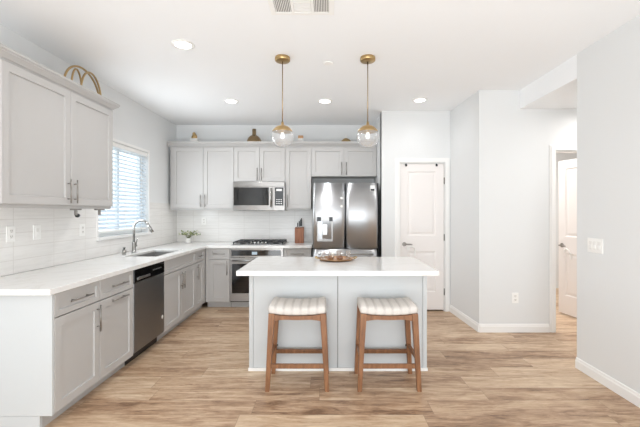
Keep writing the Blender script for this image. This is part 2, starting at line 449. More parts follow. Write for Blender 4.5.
# pantry door
d1 = MB('B').panel_door(1.014, 1.610, .022, 2.036, -(PY+.045), -(PY+.008), [(1.115, 1.500, 1.045, 1.930), (1.115, 1.500, .265, .825)]).obj('door_1', 'door')
struct(d1)
lever('B', 1.068, .925, -(PY+.008), 1, d1); child_lock('B', 1.115, .865, -(PY+.008), d1)
for z in (.27, 1.02, 1.80): MB('B').cyl((1.617, z-.045, -(PY+.001)), (1.617, z+.045, -(PY+.001)), .007, None, 10).obj('hinge', 'nickel', d1)
for x, l in ((1.09, 'small black over-door hook at the top of the pantry door, latch side'), (1.51, 'small black over-door hook at the top of the pantry door, hinge side')):
    hk = MB('B').box(x-.011, x+.011, 2.000, 2.037, -(PY+.008), -(PY-.0005)).box(x-.011, x+.011, 2.000, 2.012, -(PY-.0005), -(PY-.018)).box(x-.011, x+.011, 2.000, 2.024, -(PY-.018), -(PY-.022)).obj('door_hook', 'black', None, .002)
    tag(hk, l, 'hook', 'hooks over the pantry door')
# hall door leaf swung into the room beyond (hinged on the right jamb)
d2 = MB('R').panel_door(-4.845, -4.19, .02, 2.055, -3.285, -3.25, [(-4.735, -4.30, 1.045, 1.945), (-4.735, -4.30, .265, .825)]).obj('door_2', 'door')
struct(d2)
hp = Vector((3.285, 4.19, 0)); rm_ = Matrix.Rotation(math.radians(9.5), 3, 'Z')
lever('R', -4.785, .925, -3.25, 1, d2); child_lock('R', -4.745, .855, -3.25, d2)
d2.rotation_euler.z = math.radians(9.5); d2.location = hp - rm_ @ hp

# tiled splashbacks
bt = MB('L').slab([2.19, 3.45, WY0-.035, WY1+.035, YB], [.897, 1.065, 1.418, 1.50], lambda u, v: (v < 1.418 or u > 3.45) and not (WY0-.035 < u < WY1+.035 and v > 1.065), XL+.0003, XL+.009)
struct(bt.obj('trim_3', 'tileL'))
struct(MB('B').box(XL+.0092, -.215, .897, 1.418, -(YB-.0003), -(YB-.009)).obj('trim_4', 'tileB'))

# window: casing, frame, pane
wi = MB('L')
for k, t in ((.034, .012),):
    wi.box(WY0-k, WY0, WZ0, WZ1+k, XL, XL+t); wi.box(WY1, WY1+k, WZ0, WZ1+k, XL, XL+t); wi.box(WY0, WY1, WZ1, WZ1+k, XL, XL+t)
wi.box(WY0-.034, WY1+.034, WZ0-.03, WZ0, XL, XL+.035)
win = struct(wi.obj('window_1', 'trim', bevel=.002))
fr = MB('L')
fr.box(WY0, WY0+.045, WZ0, WZ1, XL-.13, XL-.085); fr.box(WY1-.045, WY1, WZ0, WZ1, XL-.13, XL-.085); fr.box(WY0+.045, WY1-.045, WZ0, WZ0+.05, XL-.13, XL-.085); fr.box(WY0+.045, WY1-.045, WZ1-.05, WZ1, XL-.13, XL-.085)
fr.box((WY0+WY1)/2-.02, (WY0+WY1)/2+.02, WZ0+.05, WZ1-.05, XL-.125, XL-.09)
fr.obj('window_frame', 'trim', win)
MB('L').box(WY0+.045, WY1-.045, WZ0+.05, WZ1-.05, XL-.112, XL-.108).obj('window_pane', 'pane', win)

# ================================================================== WORKTOPS, CABINETS
ZT, ZU, TH_ = .895, .857, .038
CX = -1.70            # left worktop edge
FX = -1.725           # left door faces
CYB = 5.03            # back worktop edge
FY = 5.06             # back door faces
SX0, SX1, SY0, SY1 = -2.185, -1.825, 3.80, 4.52   # sink cut-out
KX0, KX1, KY0, KY1 = -1.345, -.645, 5.14, 5.60      # hob cut-out
xs = [XL+.0095, SX0, SX1, CX, KX0, KX1, -.215]; ys = [2.185, SY0, SY1, CYB, KY0, KY1, YB-.0095]
def in_top(x, y):
    if SX0 < x < SX1 and SY0 < y < SY1: return False
    if KX0 < x < KX1 and KY0 < y < KY1: return False
    return x < CX or y > CYB
tag(MB().slab(xs, ys, in_top, ZU, ZT).obj('kitchen_worktop', 'quartz', None, .003), 'white quartz L-shaped worktop running along the left and back walls', 'worktop')

def pull(ax, parent, u, v, n, length, horiz):
    b = MB(ax); h = length/2; r = .0055
    if horiz:
        b.cyl((u-h, v, n+.028), (u+h, v, n+.028), r, None, 10)
        for k in (-.32, .32): b.cyl((u+length*k, v, n), (u+length*k, v, n+.028), .0045, None, 8)
    else:
        b.cyl((u, v-h, n+.028), (u, v+h, n+.028), r, None, 10)
        for k in (-.32, .32): b.cyl((u, v+length*k, n), (u, v+length*k, n+.028), .0045, None, 8)
    return b.obj('handle', 'nickel', parent)
G = .0045
def base_cab(name, label, ax, u0, u1, face, back, fronts, group='base cabinets below the worktops', toe=True, extra=None):
    """fronts: list of (kind, u0, u1, v0, v1, pull spec)"""
    mid = AX[ax]((u0+u1)/2, 0, (face+back)/2)
    t = thing(name, label, 'cabinet', mid, group)
    b = MB(ax).box(u0+.0006, u1-.0006, .088, ZU-.001, back, face-.0205)
    if extra: extra(b)
    b.obj('body', 'cab', t)
    if toe: MB(ax).box(u0+.0006, u1-.0006, 0, .087, back+.02, face-.078).obj('toe_kick', 'cab', t)
    for kind, a, c, v0, v1, ps in fronts:
        f = MB(ax).shaker(a+G/2, c-G/2, v0, v1, face-.02, face, .05 if kind == 'drawer' and v1-v0 < .2 else .058)
        if kind == 'drawer' and v1-v0 < .2:
            f.bm.free(); f = MB(ax).shaker(a+G/2, c-G/2, v0, v1, face-.02, face, .036)
        o = f.obj(kind, 'cab', t)
        if ps: pull(ax, o, *ps)
    return t
D0, D1, R0, R1 = .092, .692, .700, .852
BK = XL+.005
zA, zB, zD, zS, zN, zE = 2.2535, 2.705, 3.172, 3.768, 4.68, 5.035
ec = base_cab('base_cabinet', 'grey base cabinet at the near end of the left worktop, plain end panel showing', 'L', zA, zB, FX, BK,
  [('drawer', zA, zB, R0, R1, ((zA+zB)/2, .776, FX, .23, True)), ('door', zA, zB, D0, D1, (zB-.034, .575, FX, .20, False))])
MB('L').slab([2.2335, 2.2532], [0, .088, ZU-.001], lambda u, v: v > .088, XL+.001, FX-.001).obj('end_panel', 'cab_lit', ec, .002)  # cabinet paint in its lit tone, light on this side put into the colour
MB('L').box(2.2335, 2.2532, 0, .0875, XL+.001, FX-.078).obj('toe_kick', 'cab_lit', ec)
base_cab('base_cabinet', 'grey base cabinet with two horizontal pulls immediately on the near side of the dishwasher', 'L', zB, zD, FX, BK,
  [('drawer', zB, zD, R0, R1, ((zB+zD)/2, .776, FX, .23, True)), ('door', zB, zD, D0, D1, ((zB+zD)/2, .662, FX, .23, True))])
zm = (zS+zN)/2
t = thing('base_cabinet', 'wide grey two-door base cabinet under the sink, past the dishwasher', 'cabinet', ((FX+BK)/2, zm, 0), 'base cabinets below the worktops')
b = MB('L').slab([zS+.0006, zN-.0006], [.088, .62], lambda u, v: True, BK, FX-.0205)
b.box(zS+.0006, zN-.0006, .62, ZU-.001, FX-.05, FX-.0205); b.obj('body', 'cab', t)
MB('L').box(zS+.0006, zN-.0006, 0, .087, BK+.02, FX-.078).obj('toe_kick', 'cab', t)
MB('L').shaker(zS+G/2, zN-G/2, R0, R1, FX-.02, FX, .036).obj('false_drawer_front', 'cab', t)
for a, c, hu in ((zS, zm, zm-.034), (zm, zN, zm+.034)):
    pull('L', MB('L').shaker(a+G/2, c-G/2, D0, D1, FX-.02, FX).obj('door', 'cab', t), hu, .565, FX, .20, False)
base_cab('base_cabinet', 'narrow grey base cabinet at the far end of the left run, in the room corner', 'L', zN, zE, FX, BK,
  [('drawer', zN, 4.985, R0, R1, (4.83, .776, FX, .13, True)), ('door', zN, 4.985, D0, D1, (zN+.034, .575, FX, .20, False))], toe=True,
  extra=lambda b: b.box(4.987, 5.0645, .088, ZU-.001, FX-.0205, FX-.004).box(4.987, 5.135, 0, .088, FX-.10, FX-.079))
bL, bR, oL, oR, cR = -1.672, -1.383, -1.38, -.622, -.222
base_cab('base_cabinet', 'grey base cabinet with drawer and door between the corner and the oven', 'B', bL, bR, -FY, -(YB-.005),
  [('drawer', bL, bR, R0, R1, ((bL+bR)/2, .776, -FY, .17, True)), ('door', bL, bR, D0, D1, (bR-.034, .575, -FY, .20, False))],
  extra=lambda b: b.box(FX+.002, bL, .088, ZU-.001, -(FY+.03), -(FY+.006)).box(FX+.002, bL, 0, .088, -(FY+.10), -(FY+.08)))
base_cab('base_cabinet', 'grey base cabinet on the back wall between the oven and the refrigerator', 'B', oR+.003, cR, -FY, -(YB-.005),
  [('drawer', oR+.003, cR, R0, R1, ((oR+cR)/2, .776, -FY, .19, True)), ('door', oR+.003, cR, D0, D1, (oR+.04, .575, -FY, .20, False))])

# wall cabinets
UZ0, UZ1 = 1.42, 2.355
def wall_cab(label, ax, u0, u1, v0, face, back, doors, group, light_rail=True, name='wall_cabinet', filler=0):
    mid = AX[ax]((u0+u1)/2, v0, (face+back)/2)
    t = thing(name, label, 'cabinet', mid, group)
    b = MB(ax).box(u0+.0006, u1-.0006, v0, UZ1, back, face-.0205)
    if light_rail: b.box(u0+.0006, u1-.0006, v0-.022, v0, face-.045, face-.022)
    if filler: b.box(u0+.0006, u0+filler, v0, UZ1, face-.0205, face-.014)
    b.obj('body', 'cab', t)
    for a, c, hu, hv, hl in doors:
        o = MB(ax).shaker(a+G/2, c-G/2, v0+.004, UZ1-.012, face-.02, face).obj('door', 'cab', t)
        pull(ax, o, hu, hv, face, hl, False)
    return t
UX = -2.065
def crown(pts_fn, name, parent=None):
    prof = [(0, 0), (.012, 0), (.016, .012), (.022, .018), (.036, .040), (.046, .050), (.050, .056), (.050, .070), (0, .070)]
    b = MB(); b.rings([[pts_fn(k, o, z) for o, z in prof] for k in range(3 if parent else 2)], smooth=False)
    return b.obj(name, 'cab', parent)
uA, uM, uE = 2.255, 2.872, 3.435
t = wall_cab('large grey two-door wall cabinet on the left wall, nearest the camera', 'L', uA, uE, UZ0, UX, XL+.001,
  [(uA, uM, uM-.036, 1.535, .19), (uM, uE, uM+.036, 1.535, .19)], 'wall cabinets')
b = MB(); prof = [(0, 0), (.010, 0), (.010, .012), (.018, .012), (.024, .020), (.040, .034), (.050, .040), (.050, .050), (.056, .050), (.056, .070), (.0, .070)]
b.rings([[Vector(p) for p in r] for r in (
    [(XL+.001, uA-o, UZ1+z-.006) for o, z in prof], [(UX-.02+o, uA-o, UZ1+z-.006) for o, z in prof],
    [(UX-.02+o, uE+o, UZ1+z-.006) for o, z in prof], [(XL+.001, uE+o, UZ1+z-.006) for o, z in prof])], smooth=False)
b.obj('crown_moulding', 'cab', t)
UY = 5.355; UB = -(YB-.001)
gB = 'wall cabinets'
cL, m0, m1, s1, f1 = -2.362, -1.402, -.628, -.238, .748
q0 = -2.325
qm = (q0+m0)/2
wall_cab('grey two-door wall cabinet in the left corner of the back wall', 'B', cL, m0, UZ0, -UY, UB, [(q0, qm, qm-.034, 1.535, .19), (qm, m0, qm+.034, 1.535, .19)], gB, filler=.035)
mm = (m0+m1)/2
wall_cab('short grey two-door wall cabinet directly above the microwave', 'B', m0, m1, 1.822, -UY, UB, [(m0, mm, mm-.032, 1.935, .19), (mm, m1, mm+.032, 1.935, .19)], gB, False)
wall_cab('narrow grey single-door wall cabinet between microwave and refrigerator', 'B', m1, s1, UZ0, -UY, UB, [(m1, s1, m1+.036, 1.535, .19)], gB)
fm = (s1+f1)/2
wall_cab('short grey two-door wall cabinet directly above the refrigerator', 'B', s1, f1, 1.905, -UY, UB, [(s1, fm, fm-.034, 2.02, .19), (fm, f1, fm+.034, 2.02, .19)], gB, False)
b = MB()
b.rings([[Vector((x, UY+.02-o, UZ1+z-.006+.0062)) for o, z in prof] for x in (XL+.018, f1)], smooth=False)
tag(b.obj('crown_moulding', 'cab'), 'long grey crown moulding along the tops of the back wall cabinets', 'moulding')

# ================================================================== APPLIANCES
# dishwasher
t = thing('dishwasher', 'stainless steel dishwasher with black control strip in the left cabinet run', 'dishwasher', ((FX+BK)/2, (zD+zS)/2, 0))
d0, d1_ = zD+.002, zS-.002
MB('L').box(d0, d1_, .09, ZU-.002, BK+.02, FX-.03).obj('body', 'gap', t)
MB('L').box(d0, d1_, .105, .728, FX-.03, FX+.004).obj('door', 'steeld', t, .004)
o = MB('L').box(d0, d1_, .733, ZU-.004, FX-.03, FX+.006).obj('control_panel', 'glassblk', t, .004)
b = MB('L')
for k in range(6): b.box(d0+.34+k*.032, d0+.358+k*.032, .792, .802, FX+.006, FX+.008)
b.obj('control_button', 'slot', o)
MB('L').box(d0+.05, d0+.28, .752, .775, FX+.006, FX+.014).obj('handle_lip', 'steelh', o, .003)
MB('L').box(d0, d1_, 0, .088, BK+.05, FX-.075).obj('toe_kick', 'black', t)
bd = MB('L'); bd.cyl((d1_-.045, .275, FX+.004), (d1_-.045, .275, FX+.005), .020, None, 24); part_label(bd.obj('sticker', 'plate', t), 'round white sticker on the door')
# wall oven below hob
t = thing('oven', 'built-in stainless steel oven with black glass door under the gas cooktop', 'oven', ((oL+oR)/2, 5.38, .088))
OX0, OX1 = oL+.003, oR-.001
MB('B').box(OX0, OX1, .088, ZU-.002, -(YB-.01), -(FY+.022)).obj('body', 'gap', t)
o = MB('B').slab([OX0, OX0+.018, OX1-.018, OX1], [.728, .745, .826, ZU-.003], lambda u, v: True, -(FY+.021), -(FY-.004)).obj('control_panel', 'steelh', t)
MB('B').box(OX0+.02, OX1-.03, .748, .828, -(FY-.004), -(FY-.006)).obj('control_glass', 'glassblk', o)
MB('B').box(OX0+.31, OX0+.385, .765, .805, -(FY-.006), -(FY-.0065)).obj('display', 'display', o)
o = MB('B').slab([OX0, OX0+.028, OX1-.028, OX1], [.105, .215, .635, .722], lambda u, v: not (OX0+.028 < u < OX1-.028 and .215 < v < .635), -(FY+.021), -(FY-.012)).obj('oven_door', 'steelh', t, .002)
MB('B').box(OX0+.028, OX1-.028, .215, .635, -(FY+.02), -(FY-.006)).obj('door_glass', 'glassblk', o)
hb = MB('B'); hb.cyl((OX0+.04, .682, -(FY-.055)), (OX1-.04, .682, -(FY-.055)), .011, None, 14)
for u in (OX0+.07, OX1-.07): hb.cyl((u, .682, -(FY-.012)), (u, .682, -(FY-.055)), .008, None, 10)
hb.obj('handle', 'steelh', o)
MB('B').box(OX0, OX1, 0, .086, -(YB-.05), -(FY+.078)).obj('toe_kick', 'cab', t)
# gas cooktop
t = thing('gas_cooktop', 'black gas cooktop with iron grates on the back worktop above the oven', 'cooktop', (-.995, 5.37, ZT))
KXa, KXb, KYa, KYb = -1.37, -.62, 5.115, 5.62
MB().box(KXa, KXb, KYa, KYb, ZT+.0005, ZT+.010).obj('hob_plate', 'steeld', t, .003)
MB().box(KX0+.02, KX1-.02, KY0+.02, KY1-.02, ZT-.03, ZT).obj('burner_box', 'gap', t)
for (x, y, r) in ((-1.24, 5.25, .035), (-1.24, 5.48, .045), (-.995, 5.40, .055), (-.75, 5.25, .035), (-.75, 5.48, .045)):
    MB().lathe((x, y, ZT+.0102), [(r+.012, 0), (r+.012, .006), (r, .008), (r, .016), (r*.8, .019)], 24).obj('burner', 'iron', t)
for x0 in (KXa+.015, -1.115, -.87):
    x1 = x0+.235; b = MB(); z0, z1 = ZT+.030, ZT+.046
    ya, yb = (KYa+.02, KYb-.02) if abs(x0+1.115) > .01 else (5.26, KYb-.02)
    for y in (ya, yb-.014, (ya+yb)/2-.007): b.box(x0, x1, y, y+.014, z0, z1)
    for x in (x0, x1-.014, (x0+x1)/2-.007): b.box(x, x+.014, ya, yb, z0, z1)
    for x in (x0, x1-.014):
        for y in (ya, yb-.014): b.box(x, x+.014, y, y+.014, ZT+.010, z0)
    b.obj('grate', 'iron', t)
for k in range(5):
    x = -1.105+k*.055; y = 5.18
    MB().lathe((x, y, ZT+.0102), [(.021, 0), (.021, .012), (.017, .030), (.014, .032)], 20).obj('knob', 'chrome', t)
# microwave
MX0, MX1, MZ0, MZ1 = m0+.003, m1-.003, 1.392, 1.818; MF = 5.295
t = thing('microwave', 'stainless steel over-the-range microwave above the cooktop', 'microwave', ((MX0+MX1)/2, 5.5, MZ0))
MB('B').box(MX0, MX1, MZ0, MZ1, -(YB-.012), -(MF+.03)).obj('body', 'black', t)
MB('B').box(MX0, MX1, MZ1-.068, MZ1, -(MF+.03), -MF).obj('top_grille', 'steelh', t, .003)
dr = MB('B').slab([MX0, MX0+.012, MX0+.53, MX0+.60], [MZ0+.004, MZ0+.075, MZ1-.082, MZ1-.070], lambda u, v: True, -(MF+.03), -MF).obj('microwave_door', 'steelh', t)
MB('B').box(MX0+.012, MX0+.535, MZ0+.078, MZ1-.082, -MF, -(MF-.003)).obj('door_glass', 'glassblk', dr)
hb = MB('B'); hb.cyl((MX0+.572, MZ0+.05, -(MF-.042)), (MX0+.572, MZ1-.095, -(MF-.042)), .012, None, 14)
for v in (MZ0+.085, MZ1-.13): hb.cyl((MX0+.572, v, -MF), (MX0+.572, v, -(MF-.042)), .008, None, 10)
hb.obj('handle', 'chrome', dr)
cp = MB('B').box(MX0+.602, MX1, MZ0+.004, MZ1-.070, -(MF+.03), -MF).obj('control_panel', 'steelh', t)
kp = MB('B').box(MX0+.622, MX1-.016, MZ0+.075, MZ1-.082, -MF, -(MF-.002)).obj('keypad', 'glassblk', cp)
part_label(MB('B').box(MX0+.645, MX1-.04, MZ1-.135, MZ1-.105, -(MF-.002), -(MF-.003)).obj('display', 'plate', cp), 'pale display')
for i in range(3):
    for j in range(3): MB('B').box(MX0+.645+i*.032, MX0+.663+i*.032, MZ0+.098+j*.030, MZ0+.108+j*.030, -(MF-.002), -(MF-.003)).obj('key', 'plate', cp)
# refrigerator
RX0, RX1, RF = -.200, .708, 4.885
t = thing('refrigerator', 'stainless steel french-door refrigerator with dispenser', 'refrigerator', ((RX0+RX1)/2, 5.3, 0))
MB('B').box(RX0+.004, RX1-.004, .03, 1.755, -(YB-.03), -(RF+.085)).obj('case', 'slot', t, .004)
MB('B').box(RX0+.02, RX1-.02, 0, .05, -(YB-.06), -(RF+.10)).obj('base_grille', 'black', t)
rm = (RX0+RX1)/2
def bulge_door(u0, u1, v0, v1, amp, hole=None):
    b = MB('B'); N = 20; us = [u0+(u1-u0)*i/N for i in range(N+1)]
    def nf(u): s_ = (u-u0)/(u1-u0)*2-1; return -RF - .012 + amp*(1-s_*s_) - .018*max(0, abs(s_)-.92)/.08
    r0 = [b.f(u, v0, nf(u)) for u in us] + [b.f(u1, v0, -(RF+.08)), b.f(u0, v0, -(RF+.08))]
    r1 = [b.f(u, v1, nf(u)) for u in us] + [b.f(u1, v1, -(RF+.08)), b.f(u0, v1, -(RF+.08))]
    return b.rings([r0, r1]), nf
bd, nf = bulge_door(RX0, rm-.003, .868, 1.770, .016); ld = bd.obj('door', 'steel', t); ld['label'] = 'left fridge door with water dispenser'
bd, nf2 = bulge_door(rm+.003, RX1, .868, 1.770, .016); rd = bd.obj('door', 'steel', t)
bd, nf3 = bulge_door(RX0, RX1, .455, .860, .016); fz = bd.obj('freezer_drawer', 'steel', t)
bd, nf4 = bulge_door(RX0, RX1, .06, .448, .016); fz2 = bd.obj('freezer_drawer', 'steel', t)
for f_, v in ((fz, .795), (fz2, .385)):
    hb = MB('B'); hb.cyl((RX0+.08, v, -(RF-.055)), (RX1-.08, v, -(RF-.055)), .012, None, 14)
    for u in (RX0+.12, RX1-.12): hb.cyl((u, v, -(RF+.004)), (u, v, -(RF-.055)), .010, None, 10)
    hb.obj('handle', 'steelh', f_)
# dispenser in left door
dx0, dx1, dz0, dz1 = -.137, .079, .965, 1.305; dn = -(RF-.0075)
dp = MB('B').slab([dx0, dx0+.02, dx1-.02, dx1], [dz0, dz0+.03, dz1-.06, dz1], lambda u, v: not (dx0+.02 < u < dx1-.02 and dz0+.03 < v < dz1-.06), dn-.012, dn+.001).obj('water_dispenser', 'steelh', ld, .002)
MB('B').box(dx0+.02, dx1-.02, dz0+.03, dz1-.06, dn-.008, dn-.006).obj('recess', 'steel', dp)
for u0, u1 in ((dx0, dx0+.055), (dx1-.05, dx1)): MB('B').box(u0, u1, dz1-.062, dz1-.004, dn+.001, dn+.003).obj('control_pad', 'glassblk', dp)
MB('B').box(-.062, .004, dz0+.09, dz1-.10, dn-.006, dn+.004).obj('paddle', 'chrome', dp, .003)
lb = MB('B').box(.595, .655, 1.655, 1.735, nf2(.625)-.002, nf2(.625)+.0025).obj('label_sticker', 'plate', rd)
MB('B').box(.600, .650, 1.660, 1.688, nf2(.625)+.0025, nf2(.625)+.0033).obj('sticker_print', 'black', lb)
for z, l in ((1.562, 'round white fridge magnet, the upper of two on the left fridge door'), (1.448, 'round white fridge magnet, the lower of two on the left fridge door')):
    x = (341.7-327)*RF/356; b = MB('B'); b.cyl((x, z, nf(x)-.001), (x, z, nf(x)+.008), .019, .017, 24)
    tag(b.obj('fridge_magnet', 'ceramic'), l, 'magnet', 'magnets on the refrigerator')

# ================================================================== ISLAND
IX0, IX1, IY0, IY1 = -.732, .905, 2.866, 3.77
BX0, BX1, BY0, BY1 = -.672, .862, 3.07, 3.74
t = thing('kitchen_island', 'grey panelled kitchen island with white quartz top', 'island', ((BX0+BX1)/2, (BY0+BY1)/2, 0))
MB().box(BX0+.012, BX1-.012, BY0+.016, BY1-.02, .02, ZU-.003).obj('body', 'cab_lit', t)
sm = .093
for x0, x1 in ((BX0+.036, sm-.003), (sm+.003, BX1-.036)): MB().box(x0, x1, BY0+.006, BY0+.0155, .022, ZU-.003).obj('back_panel', 'cab_lit', t)
for x0 in (BX0, BX1-.034): MB().box(x0, x0+.034, BY0, BY0+.034, .0, ZU-.003).obj('corner_post', 'cab_lit', t, .002)
MB().box(sm-.002, sm+.002, BY0+.010, BY0+.0158, .022, ZU-.003).obj('seam_strip', 'cabin', t)
MB().box(BX0-.006, BX1+.006, BY0-.008, BY0-.0005, 0, .028).obj('base_trim', 'trim', t, .002)
for x in (BX0, BX1-.012): MB().box(x, x+.011, BY0+.0345, BY1-.02, .0, ZU-.003).obj('side_panel', 'cab_lit', t)
iw = (BX1-BX0-.03)/3
for k in range(3):
    u0 = BX0+.015+k*iw
    b = MB(); b.box(u0+.002, u0+iw-.002, BY1-.0195, BY1, .10, ZU-.006); b.obj('door', 'cab_lit', t, .002)
MB().box(IX0, IX1, IY0, IY1, ZU-.002, ZT).obj('worktop', 'quartz', t, .003)

# ---- bar stools
def make_stool(loc, label):
    t = thing('bar_stool', label, 'stool', loc, 'stools at the island'); ox, oy, _ = loc
    hw, hd = .222, .162
    # cushion: rounded cross-section swept along x, with a saddle and stitched channels
    b = MB(); rs = []
    N = 72; zc, hz = .606, .038
    for i in range(N+1):
        s_ = -1+2*i/N; x = s_*hw
        e = max(0, abs(s_)-.86)/.14; sc = math.sqrt(max(0.0, 1-e*e))*.55+.45 if e > 0 else 1
        if i in (0, N): sc = .40
        ch = abs(((x+1.032)/.064) % 1 - .5); groove = .0035*math.exp(-(ch/.09)**2)
        sad = .017*s_*s_
        ring = []
        for k in range(28):
            a = 2*PI*k/28; c_, s2 = math.cos(a), math.sin(a)
            yy = math.copysign(abs(c_)**.45, c_)*(hd*(1-.05*(1-sc)) - groove*.5)*(.93+.07*sc); zz = math.copysign(abs(s2)**.55, s2)
            z = (zz*(hz*sc - groove) if zz > 0 else zz*hz*min(1, sc+.3))
            ring.append(Vector((ox+x, oy+yy, zc+z+sad)))
        rs.append(ring)
    cu = b.rings(rs).obj('seat_cushion', 'fabric', t); cu['label'] = 'off-white striped cushioned saddle seat'
    # seat frame: curved aprons front/back and straight sides
    for y0 in (-.152, .130):
        b = MB(); rr = []
        for i in range(17):
            s_ = -1+2*i/16; x = s_*.185; top = .5725+.012*s_*s_; h = .030+.020*max(0, abs(s_)-.45)**1.5/.4
            rr.append([Vector((ox+x, oy+y, z)) for y, z in ((y0, top-h), (y0+.022, top-h), (y0+.022, top), (y0, top))])
        b.rings(rr, smooth=False).obj('apron', 'wood', t)
    for sx in (-1, 1):
        x = sx*.188
        MB().box(ox+x-.011, ox+x+.011, oy-.14, oy+.14, .530, .580).obj('apron', 'wood', t)
    def leg_xy(sx, sy, z): k = (1-z/.58); return sx*(.197+.031*k), sy*(.137+.014*k)
    for sx in (-1, 1):
        for sy in (-1, 1):
            b = MB(); rr = []
            for z in (.592, .54, .44, .30, .15, 0.0):
                cx, cy = leg_xy(sx, sy, z); h = .0165 + .0065*(z/.58)**1.2
                rr.append([Vector((ox+cx+dx*h, oy+cy+dy*h, z)) for dx, dy in ((-1, -1), (1, -1), (1, 1), (-1, 1))])
            b.rings(rr, smooth=False).obj('leg', 'wood', t, .003)
    for sy in (-1, 1):
        cx, cy = leg_xy(1, sy, .19)
        MB().box(ox-cx+.014, ox+cx-.014, oy+cy-.011, oy+cy+.011, .172, .206).obj('stretcher', 'wood', t, .003)
    for sx in (-1, 1):
        cx, cy = leg_xy(sx, 1, .235)
        st = MB().box(ox+cx-.010, ox+cx+.010, oy-cy+.014, oy+cy-.014, .225, .257).obj('stretcher', 'wood', t, .003)
        cx2 = cx-sx*.0
        b = MB(); b.cyl((ox+cx-sx*.02, oy+cy-.004, .242), (ox+cx-sx*.028, oy+cy-.004, .242), .008, None, 12); b.obj('bolt', 'black', t)
    return t
s1_ = make_stool((-.228, 2.876, 0), 'wooden bar stool with striped cushion in front of the left island panel')
dup(s1_, (.477, 2.876, 0), 'wooden bar stool with striped cushion in front of the right island panel')

# ================================================================== SINK, TAP
t = MB()
z0 = .66; th = .004
a = (SX0+.001, SX1-.001, SY0+.001, SY1-.001)
t.box(a[0], a[1], a[2], a[3], z0, z0+th)
t.box(a[0], a[0]+th, a[2], a[3], z0+th, ZU+.012); t.box(a[1]-th, a[1], a[2], a[3], z0+th, ZU+.012)
t.box(a[0]+th, a[1]-th, a[2], a[2]+th, z0+th, ZU+.012); t.box(a[0]+th, a[1]-th, a[3]-th, a[3], z0+th, ZU+.012)
sk = thing('kitchen_sink', 'undermounted stainless steel sink in the left worktop below the window', 'sink', ((SX0+SX1)/2, (SY0+SY1)/2, z0))
t.obj('basin', 'steelh', sk)
MB().lathe(((SX0+SX1)/2, (SY0+SY1)/2, z0+th), [(.045, 0), (.043, .003), (.02, .002)], 24).obj('drain', 'chrome', sk)
fx, fy = -2.262, 4.17
t = thing('kitchen_faucet', 'tall gooseneck chrome faucet behind the sink', 'faucet', (fx, fy, ZT))
MB().lathe((fx, fy, ZT), [(.027, 0), (.027, .008), (.021, .012), (.021, .115), (.018, .125)], 24).obj('faucet_body', 'chrome', t)
pts = [Vector((fx, fy, ZT+.12)), Vector((fx, fy, ZT+.27))]
for k in range(1, 15):
    a_ = PI - k/14*PI*.86; pts.append(Vector((fx+.088+.088*math.cos(a_), fy, ZT+.287+.088*math.sin(a_))))
MB().tube(pts, .0125, 14).obj('spout', 'chrome', t)
e, dirn = pts[-1], (pts[-1]-pts[-2]).normalized()
MB().tube([e, e+dirn*.03, e+dirn*.10], [.0135, .0155, .017], 14).obj('spray_head', 'chrome', t)
hb = MB(); hb.tube([Vector((fx, fy+.018, ZT+.075)), Vector((fx, fy+.050, ZT+.078))], [.014, .014], 14); hb.tube([Vector((fx, fy+.043, ZT+.080)), Vector((fx+.01, fy+.055, ZT+.16))], [.006, .005], 10)
hb.obj('lever', 'chrome', t)
t = thing('soap_dispenser', 'short chrome soap dispenser on the worktop beside the faucet', 'soap dispenser', (-2.27, 3.985, ZT))
MB().lathe((-2.27, 3.985, ZT), [(.022, 0), (.022, .035), (.020, .055)], 20).obj('collar', 'chrome', t)
MB().lathe((-2.27, 3.985, ZT+.055), [(.012, 0), (.012, .018), (.016, .019), (.015, .028)], 16).obj('pump', 'chrome', t)

# ================================================================== BLIND, BRACKET, PLATES
t = thing('window_blind', 'white horizontal slat blind hanging in the window over the sink', 'blind', (XL-.03, (WY0+WY1)/2, WZ1))
MB('L').box(WY0+.006, WY1-.006, WZ1-.052, WZ1-.002, XL-.062, XL-.004).obj('headrail', 'plate', t, .003)
b = MB('L'); pitch = .047; z = WZ1-.078; xc = XL-.033
while z > WZ0+.085:
    b2 = []
    ang = math.radians(32); hw = .025
    for u in (WY0+.010, WY1-.010):
        r = []
        for k, th_ in ((-1, .0014), (0, .0014), (1, .0014)):
            r.append(Vector((xc+k*hw*math.cos(ang), u, z-k*hw*math.sin(ang)+(.003 if k == 0 else 0)+th_)))
        for k in (1, 0, -1):
            r.append(Vector((xc+k*hw*math.cos(ang), u, z-k*hw*math.sin(ang)+(.003 if k == 0 else 0)-.0014)))
        b2.append(r)
    b.rings(b2, smooth=False); z -= pitch
zend = z
b.obj('slats', 'slat', t)
MB('L').box(WY0+.010, WY1-.010, zend-.004, zend+.018, xc-.022, xc+.022).obj('bottom_rail', 'plate', t, .003)
for u in (WY0+.16, (WY0+WY1)/2, WY1-.16):
    b = MB('L'); b.box(u-.004, u+.004, zend+.018, WZ1-.052, xc+.0275, xc+.0287); b.obj('ladder_tape', 'plate', t)

t = thing('towel_bracket', 'small grey bracket with black knob under the left wall cabinet', 'bracket', (-2.12, 3.15, UZ0))
for y, x in ((3.04, -2.145), (3.325, -2.125)):
    br = MB(); br.box(x-.034, x+.034, y-.026, y+.026, UZ0-.034, UZ0-.0005); br.box(x-.012, x+.012, y-.006, y+.006, UZ0-.078, UZ0-.034)
    br.obj('bracket_arm', 'nickel', t, .003)
MB().box(-2.16, -2.12, 3.062, 3.303, UZ0-.006, UZ0-.0005).obj('mounting_bar', 'nickel', t)
b = MB(); b.tube([Vector((-2.145, 3.046, UZ0-.080)), Vector((-2.145, 3.062, UZ0-.080)), Vector((-2.145, 3.078, UZ0-.080))], [.014, .018, .012], 16); b.obj('knob', 'black', t)

